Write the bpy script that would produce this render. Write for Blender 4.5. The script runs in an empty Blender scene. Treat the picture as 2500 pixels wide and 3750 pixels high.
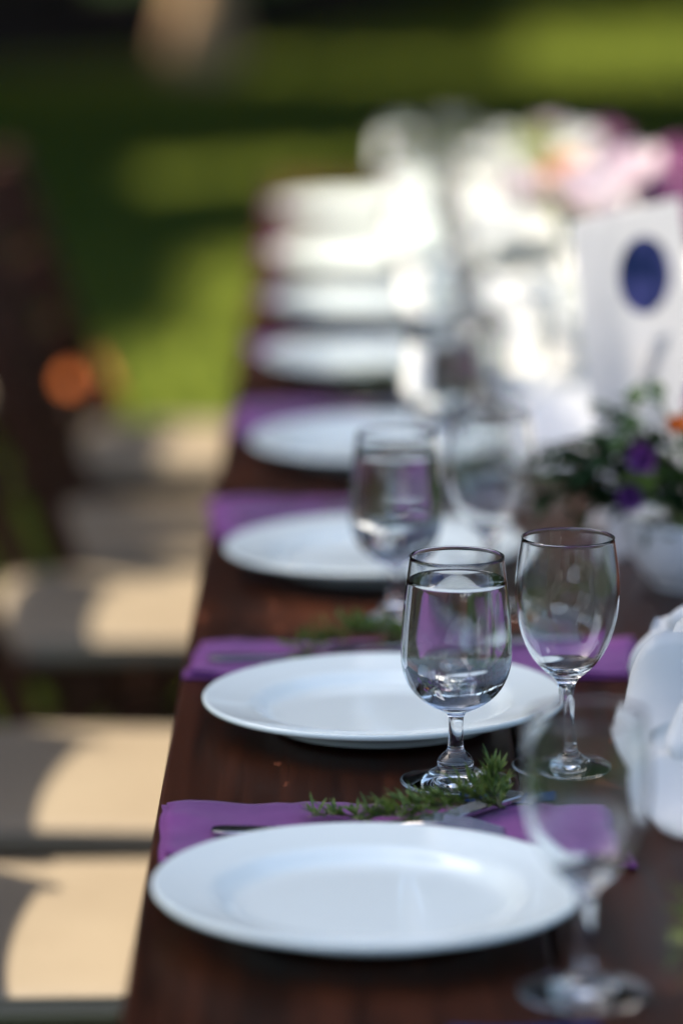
import bpy, bmesh, math, random
import numpy as np
from mathutils import Vector, Matrix, Euler, noise

random.seed(7)
rng = np.random.default_rng(11)
R = math.radians
scene = bpy.context.scene
C = scene.collection

# ------------------------------------------------------------------ camera
CAM_H, PITCH = 1.442, 11.2
cam_d = bpy.data.cameras.new('camera')
cam = bpy.data.objects.new('camera', cam_d)
C.objects.link(cam)
cam.location = (0, 0, CAM_H)
cam.rotation_euler = (R(90 - PITCH), 0, 0)
cam_d.sensor_fit = 'HORIZONTAL'
cam_d.sensor_width = 24.0
cam_d.lens = 129.0
cam_d.clip_start = 0.05
cam_d.clip_end = 600
cam_d.dof.use_dof = True
cam_d.dof.focus_distance = 2.575
cam_d.dof.aperture_fstop = 2.05
cam_d.dof.aperture_blades = 0
scene.camera = cam

# ------------------------------------------------------------------ light
SUN_EL = 55.0
SUN_AZ = R(-68)            # from +Y, towards +X
S = Vector((math.sin(SUN_AZ) * math.cos(R(SUN_EL)), math.cos(SUN_AZ) * math.cos(R(SUN_EL)), math.sin(R(SUN_EL))))
world = bpy.data.worlds.new('World')
scene.world = world
world.use_nodes = True
wn = world.node_tree.nodes
bg = wn['Background']
sky = wn.new('ShaderNodeTexSky')
sky.sky_type = 'NISHITA'
sky.sun_disc = False
sky.sun_elevation = R(SUN_EL)
sky.sun_rotation = SUN_AZ
sky.air_density = 1.0
sky.dust_density = 2.7
sky.ozone_density = 0.3
world.node_tree.links.new(sky.outputs[0], bg.inputs[0])
bg.inputs[1].default_value = 0.112
sun_d = bpy.data.lights.new('sun', 'SUN')
sun_d.energy = 3.8
sun_d.angle = R(0.53)
sun_d.color = (1.0, 0.90, 0.73)
sun = bpy.data.objects.new('sun', sun_d)
C.objects.link(sun)
sun.location = (-8, 8, 14)
sun.rotation_euler = S.to_track_quat('Z', 'Y').to_euler()

vs = scene.view_settings
vs.view_transform = 'Standard'
vs.look = 'None'
vs.exposure = 1.6
vs.gamma = 1.0
vs.use_curve_mapping = False
cy = scene.cycles
cy.max_bounces = 20
cy.transmission_bounces = 18
cy.transparent_max_bounces = 12
cy.diffuse_bounces = 4
cy.glossy_bounces = 6
cy.sample_clamp_indirect = 12.0
cy.caustics_reflective = True
cy.caustics_refractive = True
cy.blur_glossy = 0.3
cy.use_denoising = True


# ------------------------------------------------------------------ helpers
def tag(o, label=None, cat=None, group=None, kind=None):
    if label: o['label'] = label
    if cat: o['category'] = cat
    if group: o['group'] = group
    if kind: o['kind'] = kind
    return o


def empty(name, loc=(0, 0, 0), rot=(0, 0, 0)):
    o = bpy.data.objects.new(name, None)
    C.objects.link(o)
    o.location = loc
    o.rotation_euler = rot
    o.empty_display_size = 0.05
    return o


def obj(name, mesh, mat=None, parent=None, loc=(0, 0, 0), rot=(0, 0, 0), smooth=False):
    if isinstance(mesh, bmesh.types.BMesh):
        me = bpy.data.meshes.new(name)
        bmesh.ops.recalc_face_normals(mesh, faces=mesh.faces)
        mesh.to_mesh(me)
        mesh.free()
    else:
        me = mesh
    if smooth:
        for p in me.polygons:
            p.use_smooth = True
    if mat is not None and len(me.materials) == 0:
        me.materials.append(mat)
    o = bpy.data.objects.new(name, me)
    C.objects.link(o)
    o.location = loc
    o.rotation_euler = rot
    if parent is not None:
        o.parent = parent
    return o


def pydata(name, V, F):
    me = bpy.data.meshes.new(name)
    me.from_pydata([tuple(v) for v in V], [], [tuple(f) for f in F])
    me.update()
    return me


def npmesh(name, V, quads):
    """fast mesh from numpy: V (n,3), quads (m,4)"""
    me = bpy.data.meshes.new(name)
    n, m = len(V), len(quads)
    me.vertices.add(n)
    me.vertices.foreach_set('co', np.asarray(V, np.float32).ravel())
    me.loops.add(m * 4)
    me.loops.foreach_set('vertex_index', np.asarray(quads, np.int32).ravel())
    me.polygons.add(m)
    me.polygons.foreach_set('loop_start', np.arange(0, m * 4, 4, dtype=np.int32))
    me.update(calc_edges=True)
    me.validate()
    return me


def copy_tree(o, parent=None):
    c = o.copy()
    C.objects.link(c)
    c.parent = parent
    for ch in list(o.children):
        copy_tree(ch, c)
    return c


def box(bm, x0, x1, y0, y1, z0, z1, bev=0.0, seg=2):
    r = bmesh.ops.create_cube(bm, size=1.0)
    vsx = r['verts']
    for v in vsx:
        v.co = Vector((x0 + (v.co.x + .5) * (x1 - x0), y0 + (v.co.y + .5) * (y1 - y0), z0 + (v.co.z + .5) * (z1 - z0)))
    if bev > 0:
        es = list({e for v in vsx for e in v.link_edges})
        bmesh.ops.bevel(bm, geom=es, offset=bev, segments=seg, affect='EDGES', profile=0.5)
    return bm


def bar(bm, a, b, w, d, up=(0, 0, 1), bev=0.004):
    """rectangular bar from a to b"""
    a, b = Vector(a), Vector(b)
    t = (b - a)
    L = t.length
    t.normalize()
    u = Vector(up)
    s = t.cross(u).normalized()
    u = s.cross(t).normalized()
    tmp = bmesh.new()
    box(tmp, -w / 2, w / 2, -d / 2, d / 2, 0, L, bev, 2)
    M = Matrix((s, u, t)).transposed().to_4x4()
    M.translation = a
    tmp.transform(M)
    me = bpy.data.meshes.new('tmp')
    tmp.to_mesh(me)
    tmp.free()
    bm.from_mesh(me)
    bpy.data.meshes.remove(me)
    return bm


def lathe(profile, n=64, close=False):
    """profile list of (r,z) -> mesh data; r==0 points become poles"""
    V, F, rows = [], [], []
    for r, z in profile:
        if r < 1e-7:
            rows.append([len(V)])
            V.append((0, 0, z))
        else:
            rows.append(list(range(len(V), len(V) + n)))
            for i in range(n):
                a = 2 * math.pi * i / n
                V.append((r * math.cos(a), r * math.sin(a), z))
    for k in range(len(rows) - 1):
        A, B = rows[k], rows[k + 1]
        for i in range(n):
            j = (i + 1) % n
            if len(A) == 1 and len(B) == 1:
                continue
            if len(A) == 1:
                F.append((A[0], B[j], B[i]))
            elif len(B) == 1:
                F.append((A[i], A[j], B[0]))
            else:
                F.append((A[i], A[j], B[j], B[i]))
    return V, F


def smooth_profile(pts, sub=6):
    """Catmull-Rom through (r,z) points"""
    out = []
    P = [pts[0]] + list(pts) + [pts[-1]]
    for i in range(1, len(P) - 2):
        p0, p1, p2, p3 = [np.array(q, float) for q in P[i - 1:i + 3]]
        for k in range(sub):
            t = k / sub
            q = .5 * ((2 * p1) + (-p0 + p2) * t + (2 * p0 - 5 * p1 + 4 * p2 - p3) * t * t + (-p0 + 3 * p1 - 3 * p2 + p3) * t ** 3)
            out.append((max(0.0, q[0]), q[1]))
    out.append(tuple(pts[-1]))
    return out


def tube(V, F, pts, radii, n=8, cap=True):
    """append a tapered tube to the V,F lists"""
    pts = [Vector(p) for p in pts]
    rows = []
    ref = Vector((0.13, 0.31, 0.94)).normalized()
    for i, p in enumerate(pts):
        t = (pts[min(i + 1, len(pts) - 1)] - pts[max(i - 1, 0)]).normalized()
        rr = ref if abs(t.dot(ref)) < .95 else Vector((1, 0, 0))
        s = t.cross(rr).normalized()
        u = s.cross(t)
        row = []
        for k in range(n):
            a = 2 * math.pi * k / n
            row.append(len(V))
            V.append(tuple(p + (s * math.cos(a) + u * math.sin(a)) * radii[i]))
        rows.append(row)
    for i in range(len(rows) - 1):
        for k in range(n):
            j = (k + 1) % n
            F.append((rows[i][k], rows[i][j], rows[i + 1][j], rows[i + 1][k]))
    if cap:
        F.append(tuple(reversed(rows[0])))
        F.append(tuple(rows[-1]))


# ------------------------------------------------------------------ materials
def mat(name):
    m = bpy.data.materials.new(name)
    m.use_nodes = True
    return m, m.node_tree.nodes, m.node_tree.links, m.node_tree.nodes['Principled BSDF']


def ramp(N, stops):
    r = N.new('ShaderNodeValToRGB')
    e = r.color_ramp.elements
    while len(e) < len(stops):
        e.new(0.5)
    for i, (p, c) in enumerate(stops):
        e[i].position = p
        e[i].color = (*c, 1)
    return r


def m_noise(name, c0, c1, scale=6, rough=0.6, detail=4, bump=0.0, bscale=60, stretch=None, spec=0.5, coat=0, jitter=0.0, translucent=0.0, sheen=0, tcol=None):
    m, N, L, P = mat(name)
    tc = N.new('ShaderNodeTexCoord')
    mp = N.new('ShaderNodeMapping')
    L.new(tc.outputs['Object'], mp.inputs[0])
    oi = N.new('ShaderNodeObjectInfo')
    if stretch:
        mp.inputs['Scale'].default_value = stretch
    add = N.new('ShaderNodeVectorMath')
    add.operation = 'ADD'
    sc = N.new('ShaderNodeVectorMath')
    sc.operation = 'SCALE'
    sc.inputs[0].default_value = (37.1, 13.7, 71.3)
    L.new(oi.outputs['Random'], sc.inputs['Scale'])
    L.new(mp.outputs[0], add.inputs[0])
    L.new(sc.outputs[0], add.inputs[1])
    n = N.new('ShaderNodeTexNoise')
    n.inputs['Scale'].default_value = scale
    n.inputs['Detail'].default_value = detail
    L.new(add.outputs[0], n.inputs['Vector'])
    r = ramp(N, [(0.3, c0), (0.7, c1)])
    L.new(n.outputs['Fac'], r.inputs[0])
    col = r.outputs[0]
    if jitter > 0:
        hs = N.new('ShaderNodeHueSaturation')
        mr = N.new('ShaderNodeMapRange')
        mr.inputs['To Min'].default_value = 1 - jitter
        mr.inputs['To Max'].default_value = 1 + jitter
        L.new(oi.outputs['Random'], mr.inputs[0])
        L.new(mr.outputs[0], hs.inputs['Value'])
        L.new(col, hs.inputs['Color'])
        col = hs.outputs[0]
    L.new(col, P.inputs['Base Color'])
    P.inputs['Roughness'].default_value = rough
    P.inputs['Specular IOR Level'].default_value = spec
    P.inputs['Coat Weight'].default_value = coat
    P.inputs['Sheen Weight'].default_value = sheen
    if bump > 0:
        nb = N.new('ShaderNodeTexNoise')
        nb.inputs['Scale'].default_value = bscale
        nb.inputs['Detail'].default_value = 5
        L.new(add.outputs[0], nb.inputs['Vector'])
        b = N.new('ShaderNodeBump')
        b.inputs['Strength'].default_value = bump
        b.inputs['Distance'].default_value = 0.01
        L.new(nb.outputs['Fac'], b.inputs['Height'])
        L.new(b.outputs[0], P.inputs['Normal'])
    if translucent > 0:
        t = N.new('ShaderNodeBsdfTranslucent')
        L.new(col, t.inputs[0])
        if tcol:
            rt = ramp(N, [(0.3, tuple(c * .75 for c in tcol)), (0.7, tcol)])
            L.new(n.outputs['Fac'], rt.inputs[0])
            L.new(rt.outputs[0], t.inputs[0])
        mx = N.new('ShaderNodeMixShader')
        mx.inputs[0].default_value = translucent
        L.new(P.outputs[0], mx.inputs[1])
        L.new(t.outputs[0], mx.inputs[2])
        L.new(mx.outputs[0], N['Material Output'].inputs[0])
    return m


def m_glass(name, ior, tint=(1, 1, 1), rough=0.0):
    m, N, L, P = mat(name)
    N.remove(P)
    g = N.new('ShaderNodeBsdfGlass')
    g.inputs['Color'].default_value = (*tint, 1)
    g.inputs['IOR'].default_value = ior
    g.inputs['Roughness'].default_value = rough
    L.new(g.outputs[0], N['Material Output'].inputs[0])
    return m


def m_wood(name, dark, light, rough, coat, axis='Y', scale=1.0, spec=.35):
    """dark stained timber: long grain, pores, scuffs"""
    m, N, L, P = mat(name)
    tc = N.new('ShaderNodeTexCoord')
    oi = N.new('ShaderNodeObjectInfo')
    sc = N.new('ShaderNodeVectorMath')
    sc.operation = 'SCALE'
    sc.inputs[0].default_value = (17.1, 23.7, 11.3)
    L.new(oi.outputs['Random'], sc.inputs['Scale'])
    add = N.new('ShaderNodeVectorMath')
    L.new(tc.outputs['Object'], add.inputs[0])
    L.new(sc.outputs[0], add.inputs[1])
    mp = N.new('ShaderNodeMapping')
    st = {'X': (1.2, 22, 22), 'Y': (22, 1.2, 22), 'Z': (22, 22, 1.2)}[axis]
    mp.inputs['Scale'].default_value = tuple(s * scale for s in st)
    L.new(add.outputs[0], mp.inputs[0])
    n = N.new('ShaderNodeTexNoise')
    n.inputs['Scale'].default_value = 2.2
    n.inputs['Detail'].default_value = 8
    n.inputs['Distortion'].default_value = 0.6
    L.new(mp.outputs[0], n.inputs['Vector'])
    r = ramp(N, [(0.28, dark), (0.52, tuple((a + b) / 2 for a, b in zip(dark, light))), (0.75, light)])
    L.new(n.outputs['Fac'], r.inputs[0])
    # scuffs and old paint flecks
    n2 = N.new('ShaderNodeTexNoise')
    mp2 = N.new('ShaderNodeMapping')
    mp2.inputs['Scale'].default_value = tuple(3 if k == axis else 9 for k in 'XYZ')
    L.new(add.outputs[0], mp2.inputs[0])
    L.new(mp2.outputs[0], n2.inputs['Vector'])
    n2.inputs['Scale'].default_value = 7
    n2.inputs['Detail'].default_value = 6
    r2 = ramp(N, [(0.675, (0, 0, 0)), (0.72, (1, 1, 1))])
    L.new(n2.outputs['Fac'], r2.inputs[0])
    mx = N.new('ShaderNodeMix')
    mx.data_type = 'RGBA'
    L.new(r2.outputs[0], mx.inputs['Factor'])
    L.new(r.outputs[0], mx.inputs['A'])
    mx.inputs['B'].default_value = (*[min(1, c * 3.2 + .01) for c in light], 1)
    L.new(mx.outputs['Result'], P.inputs['Base Color'])
    rr = N.new('ShaderNodeMapRange')
    rr.inputs['To Min'].default_value = rough - .1
    rr.inputs['To Max'].default_value = rough + .18
    L.new(n.outputs['Fac'], rr.inputs[0])
    L.new(rr.outputs[0], P.inputs['Roughness'])
    P.inputs['Coat Weight'].default_value = coat
    P.inputs['Coat Roughness'].default_value = 0.3
    P.inputs['Specular IOR Level'].default_value = spec
    b = N.new('ShaderNodeBump')
    b.inputs['Strength'].default_value = 0.35
    b.inputs['Distance'].default_value = 0.002
    L.new(n.outputs['Fac'], b.inputs['Height'])
    L.new(b.outputs[0], P.inputs['Normal'])
    return m


M = {}
M['table'] = m_wood('table_wood', (.010, .0030, .0013), (.056, .0145, .0048), .34, 0.0, 'Y', spec=.17)
M['chair_wood'] = m_wood('chair_wood', (.016, .006, .0035), (.085, .026, .011), .42, 0.05, 'Z', spec=.25)
M['cushion'] = m_noise('ivory_vinyl', (.205, .160, .108), (.25, .20, .138), 5, .5, 3, .10, 220)
M['porcelain'], N_, L_, P_ = mat('white_porcelain')
P_.inputs['Base Color'].default_value = (.77, .84, .80, 1)
P_.inputs['Roughness'].default_value = .10
P_.inputs['IOR'].default_value = 1.5
_n = N_.new('ShaderNodeTexNoise'); _n.inputs['Scale'].default_value = 38; _n.inputs['Detail'].default_value = 5
_tc = N_.new('ShaderNodeTexCoord'); L_.new(_tc.outputs['Object'], _n.inputs['Vector'])
_r = N_.new('ShaderNodeMapRange'); _r.inputs['To Min'].default_value = .03; _r.inputs['To Max'].default_value = .13
L_.new(_n.outputs['Fac'], _r.inputs[0]); L_.new(_r.outputs[0], P_.inputs['Roughness'])
M['glass'] = m_glass('clear_glass', 1.52, (.99, .995, .995), .02)
M['water'] = m_glass('water', 1.333, (.99, .995, 1), .0)
M['steel'], N_, L_, P_ = mat('cutlery_steel')
P_.inputs['Base Color'].default_value = (.62, .62, .62, 1)
P_.inputs['Metallic'].default_value = 1
_n = N_.new('ShaderNodeTexNoise'); _n.inputs['Scale'].default_value = 60
_r = N_.new('ShaderNodeMapRange'); _r.inputs['To Min'].default_value = .12; _r.inputs['To Max'].default_value = .30
L_.new(_n.outputs['Fac'], _r.inputs[0]); L_.new(_r.outputs[0], P_.inputs['Roughness'])


def m_cloth(name, c0, c1, weave=900, translucent=0.0):
    m = m_noise(name, c0, c1, 14, .85, 5, sheen=.15, spec=.15, translucent=translucent)
    N, L = m.node_tree.nodes, m.node_tree.links
    P = N['Principled BSDF']
    tc = N.new('ShaderNodeTexCoord')
    w1 = N.new('ShaderNodeTexWave'); w1.inputs['Scale'].default_value = weave; w1.bands_direction = 'X'
    w2 = N.new('ShaderNodeTexWave'); w2.inputs['Scale'].default_value = weave; w2.bands_direction = 'Y'
    L.new(tc.outputs['Object'], w1.inputs[0]); L.new(tc.outputs['Object'], w2.inputs[0])
    a = N.new('ShaderNodeMath'); a.operation = 'ADD'
    L.new(w1.outputs['Fac'], a.inputs[0]); L.new(w2.outputs['Fac'], a.inputs[1])
    b = N.new('ShaderNodeBump'); b.inputs['Strength'].default_value = .25; b.inputs['Distance'].default_value = .0008
    L.new(a.outputs[0], b.inputs['Height']); L.new(b.outputs[0], P.inputs['Normal'])
    return m


M['napkin'] = m_cloth('purple_linen', (.122, .028, .150), (.205, .048, .215))
M['runner'] = m_cloth('white_linen', (.70, .69, .66), (.77, .76, .73), 600)
M['herb'] = m_noise('herb_green', (.035, .10, .014), (.17, .23, .04), 120, .55, 3, translucent=.25)
M['herb_stem'] = m_noise('herb_stem', (.05, .07, .02), (.10, .09, .035), 40, .6)
M['blue_paper'] = m_noise('navy_paper', (.006, .020, .10), (.010, .035, .14), 20, .8, spec=.1)
M['petal_white'] = m_noise('white_petal', (.80, .82, .80), (.86, .87, .86), 18, .5, 3, .1, 40, translucent=.42)
M['petal_pink'] = m_noise('pink_petal', (.70, .56, .62), (.84, .78, .80), 20, .6, 3, translucent=.3)
M['petal_mauve'] = m_noise('mauve_petal', (.34, .10, .26), (.52, .24, .42), 20, .6, 3, translucent=.3)
M['petal_purple'] = m_noise('purple_petal', (.09, .02, .15), (.20, .06, .30), 30, .6, 3, translucent=.25)
M['petal_orange'] = m_noise('orange_petal', (.42, .10, .012), (.55, .18, .03), 30, .6, 3, translucent=.3)
M['petal_peach'] = m_noise('peach_petal', (.70, .38, .20), (.78, .52, .33), 30, .6, 3, translucent=.3)
M['petal_lime'] = m_noise('lime_petal', (.30, .36, .06), (.48, .52, .16), 30, .6, 3, translucent=.35)
M['stem'] = m_noise('flower_stem', (.10, .20, .035), (.17, .29, .06), 25, .45, translucent=.1)
M['leaf_dark'] = m_noise('bouquet_leaf', (.006, .026, .008), (.018, .052, .013), 30, .65, 3, translucent=.1, spec=.2)
M['paper'] = m_noise('white_card', (.80, .80, .81), (.84, .84, .85), 30, .6, translucent=.62)
M['ceramic'] = m_noise('white_ceramic', (.76, .76, .77), (.80, .80, .80), 12, .28, 3)
M['pollen'] = m_noise('yellow_spadix', (.55, .36, .04), (.65, .46, .08), 90, .7)
M['grass'] = m_noise('grass_blade', (.003, .034, .016), (.008, .052, .020), 9, .8, 4, translucent=.5, spec=.1, tcol=(.52, .62, .095))
M['leaf'] = m_noise('tree_leaf', (.015, .040, .010), (.040, .075, .018), 1.2, .5, 4, translucent=.06)
M['shrub_leaf'] = m_noise('shrub_leaf', (.012, .025, .008), (.030, .045, .012), 1.5, .6, 4, translucent=.1)
M['bark_dark'] = m_noise('dark_bark', (.020, .014, .010), (.06, .042, .03), 5, .9, 6, .8, 14, stretch=(3, 3, .5))
M['bark_tan'] = m_noise('tan_bark', (.60, .36, .19), (.78, .51, .29), 5, .9, 6, .6, 14, stretch=(3, 3, .5))


# ================================================================== SETTING
def m_ground(name, c0, c1, c2):
    m, N, L, P = mat(name)
    tc = N.new('ShaderNodeTexCoord')
    n = N.new('ShaderNodeTexNoise'); n.inputs['Scale'].default_value = .9; n.inputs['Detail'].default_value = 9
    n2 = N.new('ShaderNodeTexNoise'); n2.inputs['Scale'].default_value = 40; n2.inputs['Detail'].default_value = 6
    L.new(tc.outputs['Object'], n.inputs[0]); L.new(tc.outputs['Object'], n2.inputs[0])
    a = N.new('ShaderNodeMath'); a.operation = 'MULTIPLY_ADD'; a.inputs[1].default_value = .55
    L.new(n2.outputs['Fac'], a.inputs[0])
    s = N.new('ShaderNodeMath'); s.operation = 'MULTIPLY'; s.inputs[1].default_value = .45
    L.new(n.outputs['Fac'], s.inputs[0]); L.new(s.outputs[0], a.inputs[2])
    r = ramp(N, [(.35, c0), (.5, c1), (.65, c2)])
    L.new(a.outputs[0], r.inputs[0]); L.new(r.outputs[0], P.inputs['Base Color'])
    P.inputs['Roughness'].default_value = .95
    P.inputs['Specular IOR Level'].default_value = .1
    b = N.new('ShaderNodeBump'); b.inputs['Strength'].default_value = .8; b.inputs['Distance'].default_value = .02
    L.new(n2.outputs['Fac'], b.inputs['Height']); L.new(b.outputs[0], P.inputs['Normal'])
    return m


M['lawn'] = m_ground('lawn', (.006, .022, .006), (.012, .034, .008), (.026, .050, .010))
M['mulch'] = m_ground('mulch', (.008, .006, .004), (.018, .012, .008), (.035, .023, .015))

bm = bmesh.new()
g = 40
for i in range(g + 1):
    for j in range(g + 1):
        x = -150 + 300 * i / g
        y = -150 + 300 * j / g
        d = math.hypot(x, y - 10)
        bm.verts.new((x, y, 0.0 if d < 32 else .25 * noise.noise(Vector((x * .05, y * .05, 3))) + .004 * (d - 32)))
bm.verts.ensure_lookup_table()
for i in range(g):
    for j in range(g):
        a = i * (g + 1) + j
        bm.faces.new((bm.verts[a], bm.verts[a + g + 1], bm.verts[a + g + 2], bm.verts[a + 1]))
tag(obj('ground', bm, M['lawn'], smooth=True), kind='structure')

# mulch bed added under the back trees, dark ground in place of deep shade
V, F = [], []
outline = []
for k in range(64):
    a = 2 * math.pi * k / 64
    rr = 1 + .10 * math.sin(3 * a + .5) + .05 * math.sin(7 * a)
    outline.append((-5.2 + 6.0 * rr * math.cos(a), 23.2 + 6.2 * rr * math.sin(a)))
V = [(-5.2, 23.2, .03)] + [(x, y, .006) for x, y in outline]
F = [(0, k + 1, (k + 1) % 64 + 1) for k in range(64)]
tag(obj('dark_bed', pydata('dark_bed', V, F), M['mulch'], smooth=True), kind='structure')


def in_bed(x, y):
    a = math.atan2((y - 23.2) / 6.2, (x + 5.2) / 6.0)
    rr = 1 + .10 * math.sin(3 * a + .5) + .05 * math.sin(7 * a)
    return math.hypot((x + 5.2) / 6.0, (y - 23.2) / 6.2) < rr


# real grass blades where the lawn can be seen
def grass(name, n, x_of_y, y0, y1, h):
    pts = []
    while len(pts) < n:
        y = y0 + (y1 - y0) * random.random() ** 1.3
        w = x_of_y(y)
        x = random.uniform(-w, w)
        if not in_bed(x, y):
            pts.append((x, y))
    P = np.array(pts)
    a = rng.uniform(0, 2 * np.pi, n)
    hh = h * rng.uniform(.55, 1.2, n)
    w = rng.uniform(.003, .006, n) * (1 + P[:, 1] / 14)
    lean = rng.uniform(.2, .8, n) * hh
    la = rng.uniform(0, 2 * np.pi, n)
    base = np.c_[P, np.zeros(n)]
    side = np.c_[np.cos(a) * w, np.sin(a) * w, np.zeros(n)]
    tip = base + np.c_[np.cos(la) * lean, np.sin(la) * lean, hh]
    V = np.empty((n * 4, 3))
    V[0::4] = base - side
    V[1::4] = base + side
    V[2::4] = tip + side * .25
    V[3::4] = tip - side * .25
    Q = np.arange(n * 4).reshape(n, 4)
    o = obj(name, npmesh(name, V, Q), M['grass'])
    tag(o, 'short mown grass of the lawn in sun and shade', 'grass', kind='stuff')


grass('grass', 110000, lambda y: .55 + y * .115, 4.2, 26, .055)

# ------------------------------------------------------------------ the shade trees
CE = 1 / math.tan(R(SUN_EL))
SX, SY = math.sin(SUN_AZ), math.cos(SUN_AZ)


def shadow_xy(P, z):
    """where the shadow of points P falls on the level z"""
    k = (P[:, 2] - z) * CE
    return P[:, 0] - SX * k, P[:, 1] - SY * k


def inside(px, py, poly):
    r = np.zeros(len(px), bool)
    n = len(poly)
    for i in range(n):
        x0, y0 = poly[i]
        x1, y1 = poly[(i + 1) % n]
        c = ((y0 > py) != (y1 > py)) & (px < (x1 - x0) * (py - y0) / (y1 - y0 + 1e-12) + x0)
        r ^= c
    return r


def leaf_quads(P, size):
    n = len(P)
    a = rng.uniform(0, 2 * np.pi, n)
    tilt = rng.normal(0, .55, n)
    tilt2 = rng.normal(0, .55, n)
    sz = size * rng.uniform(.6, 1.3, n)
    u = np.c_[np.cos(a), np.sin(a), np.sin(tilt)]
    u /= np.linalg.norm(u, axis=1)[:, None]
    v = np.c_[-np.sin(a), np.cos(a), np.sin(tilt2)]
    v /= np.linalg.norm(v, axis=1)[:, None]
    u *= sz[:, None]
    v *= (sz * .55)[:, None]
    V = np.empty((n * 4, 3))
    V[0::4] = P - u
    V[1::4] = P - v
    V[2::4] = P + u
    V[3::4] = P + v
    return V, np.arange(n * 4).reshape(n, 4)


def crown_points(c, r, n, clump):
    k = max(12, n // 60)
    d = rng.normal(size=(k, 3))
    d /= np.linalg.norm(d, axis=1)[:, None]
    cl = d * (rng.uniform(0, 1, k) ** (1 / 3.2))[:, None] * np.array(r) + np.array(c)
    idx = rng.integers(0, k, n)
    return cl[idx] + rng.normal(size=(n, 3)) * clump


def tree(name, base, center, r, n, label, keep=None, size=.16, bark='bark_dark', leafm='leaf', r0=.22, clump=.45, group=None, limbs=7, limb_end=.7):
    t = empty(name, (base[0], base[1], 0))
    tag(t, label, 'tree', group)
    b = Vector((0, 0, -.05))
    c = Vector(center) - Vector((base[0], base[1], 0))
    V, F = [], []
    split = Vector((c.x * .35, c.y * .35, c.z * .62))
    pts, rad = [], []
    for i in range(9):
        s = i / 8
        p = b.lerp(split, s)
        p += Vector((math.sin(s * 5 + base[0]) * .05, math.cos(s * 4 + base[1]) * .05, 0)) * s
        pts.append(p)
        rad.append(r0 * (1 - .45 * s) * (1 + .7 * max(0, .12 - s) / .12))
    tube(V, F, pts, rad, 14)
    obj('trunk', pydata('trunk', V, F), M[bark], t, smooth=True)
    V, F = [], []
    for k in range(limbs):
        a = 2 * math.pi * k / limbs + .4
        e = c + Vector((math.cos(a) * r[0] * limb_end, math.sin(a) * r[1] * limb_end, r[2] * random.uniform(-.2, .5)))
        st = pts[-1 - (k % 3)]
        mid = st.lerp(e, .5) + Vector((0, 0, .3))
        if keep is not None:
            q = np.array([list(e + Vector((base[0], base[1], 0))), list(mid + Vector((base[0], base[1], 0)))])
            if not keep(q).all():
                continue
        P4 = [st, st.lerp(mid, .5) + Vector((0, 0, .08)), mid, mid.lerp(e, .5) + Vector((0, 0, .1)), e]
        tube(V, F, P4, [r0 * .42, r0 * .34, r0 * .24, r0 * .15, r0 * .05], 8)
    if V:
        obj('limbs', pydata('limbs', V, F), M[bark], t, smooth=True)
    P = crown_points(center, r, n, clump)
    if keep is not None:
        P = P[keep(P)]
    V, Q = leaf_quads(P - np.array([base[0], base[1], 0]), size)
    o = obj('crown', npmesh('crown', V, Q), M[leafm], t)
    o['kind'] = 'stuff'
    return t


def jit(n, s):
    return rng.normal(0, s, n)


def keep_table(P):  # trims the unseen crown so that its shadow covers the near table
    x, y = shadow_xy(P, .75)
    far = 5.2 - 2.25 * np.clip((x - .17) / .12, 0, 1)
    k = (x > -.12 + jit(len(P), .03)) & (y < far + jit(len(P), .05))
    k &= (y < 4.25) | (rng.uniform(0, 1, len(P)) < .16)
    for gx, gy, gr in ((.14, 2.98, .13), (-.03, 3.06, .11), (.215, 2.03, .12), (.25, 2.51, .11)):  # gaps cut in the crown to let sun flecks through
        k &= np.hypot(x - gx, y - gy) > gr
    return k


# sunlit places on the lawn that the crowns leave open
LIT = [
    [(-.70, 9.5), (-.70, 7.8), (.9, 7.4), (.9, 11.9), (-.30, 11.7), (-.60, 10.9), (-.54, 9.9)],
    [(-.90, 12.75), (.9, 13.9), (.9, 15.0), (-.90, 13.7)],
    [(.70, 18.2), (2.9, 17.0), (3.4, 23.4), (.95, 22.0)],
    [(-2.6, 16.9), (-1.65, 17.4), (-1.8, 17.9), (-2.7, 17.5)],
    [(-1.05, 18.45), (-.75, 19.35), (1.05, 18.95), (.95, 17.95)],
    [(-.52, 5.5), (-.34, 5.5), (-.36, 6.05), (-.52, 6.0)],
    [(-.50, 5.45), (.06, 5.5), (.06, 6.6), (-.50, 6.6)],
]


def keep_lawn(P):
    x, y = shadow_xy(P, 0)
    jx, jy = jit(len(P), .04), jit(len(P), .06)
    x = x + jx
    y = y + jy
    k = (y > 7.2) | ((x < -.08) & (y > 5.0)) | ((x < .25) & (x > -.6) & (y > 4.45) & (y < 4.85))
    for poly in LIT:
        k &= ~inside(x, y, poly)
    return k


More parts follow.
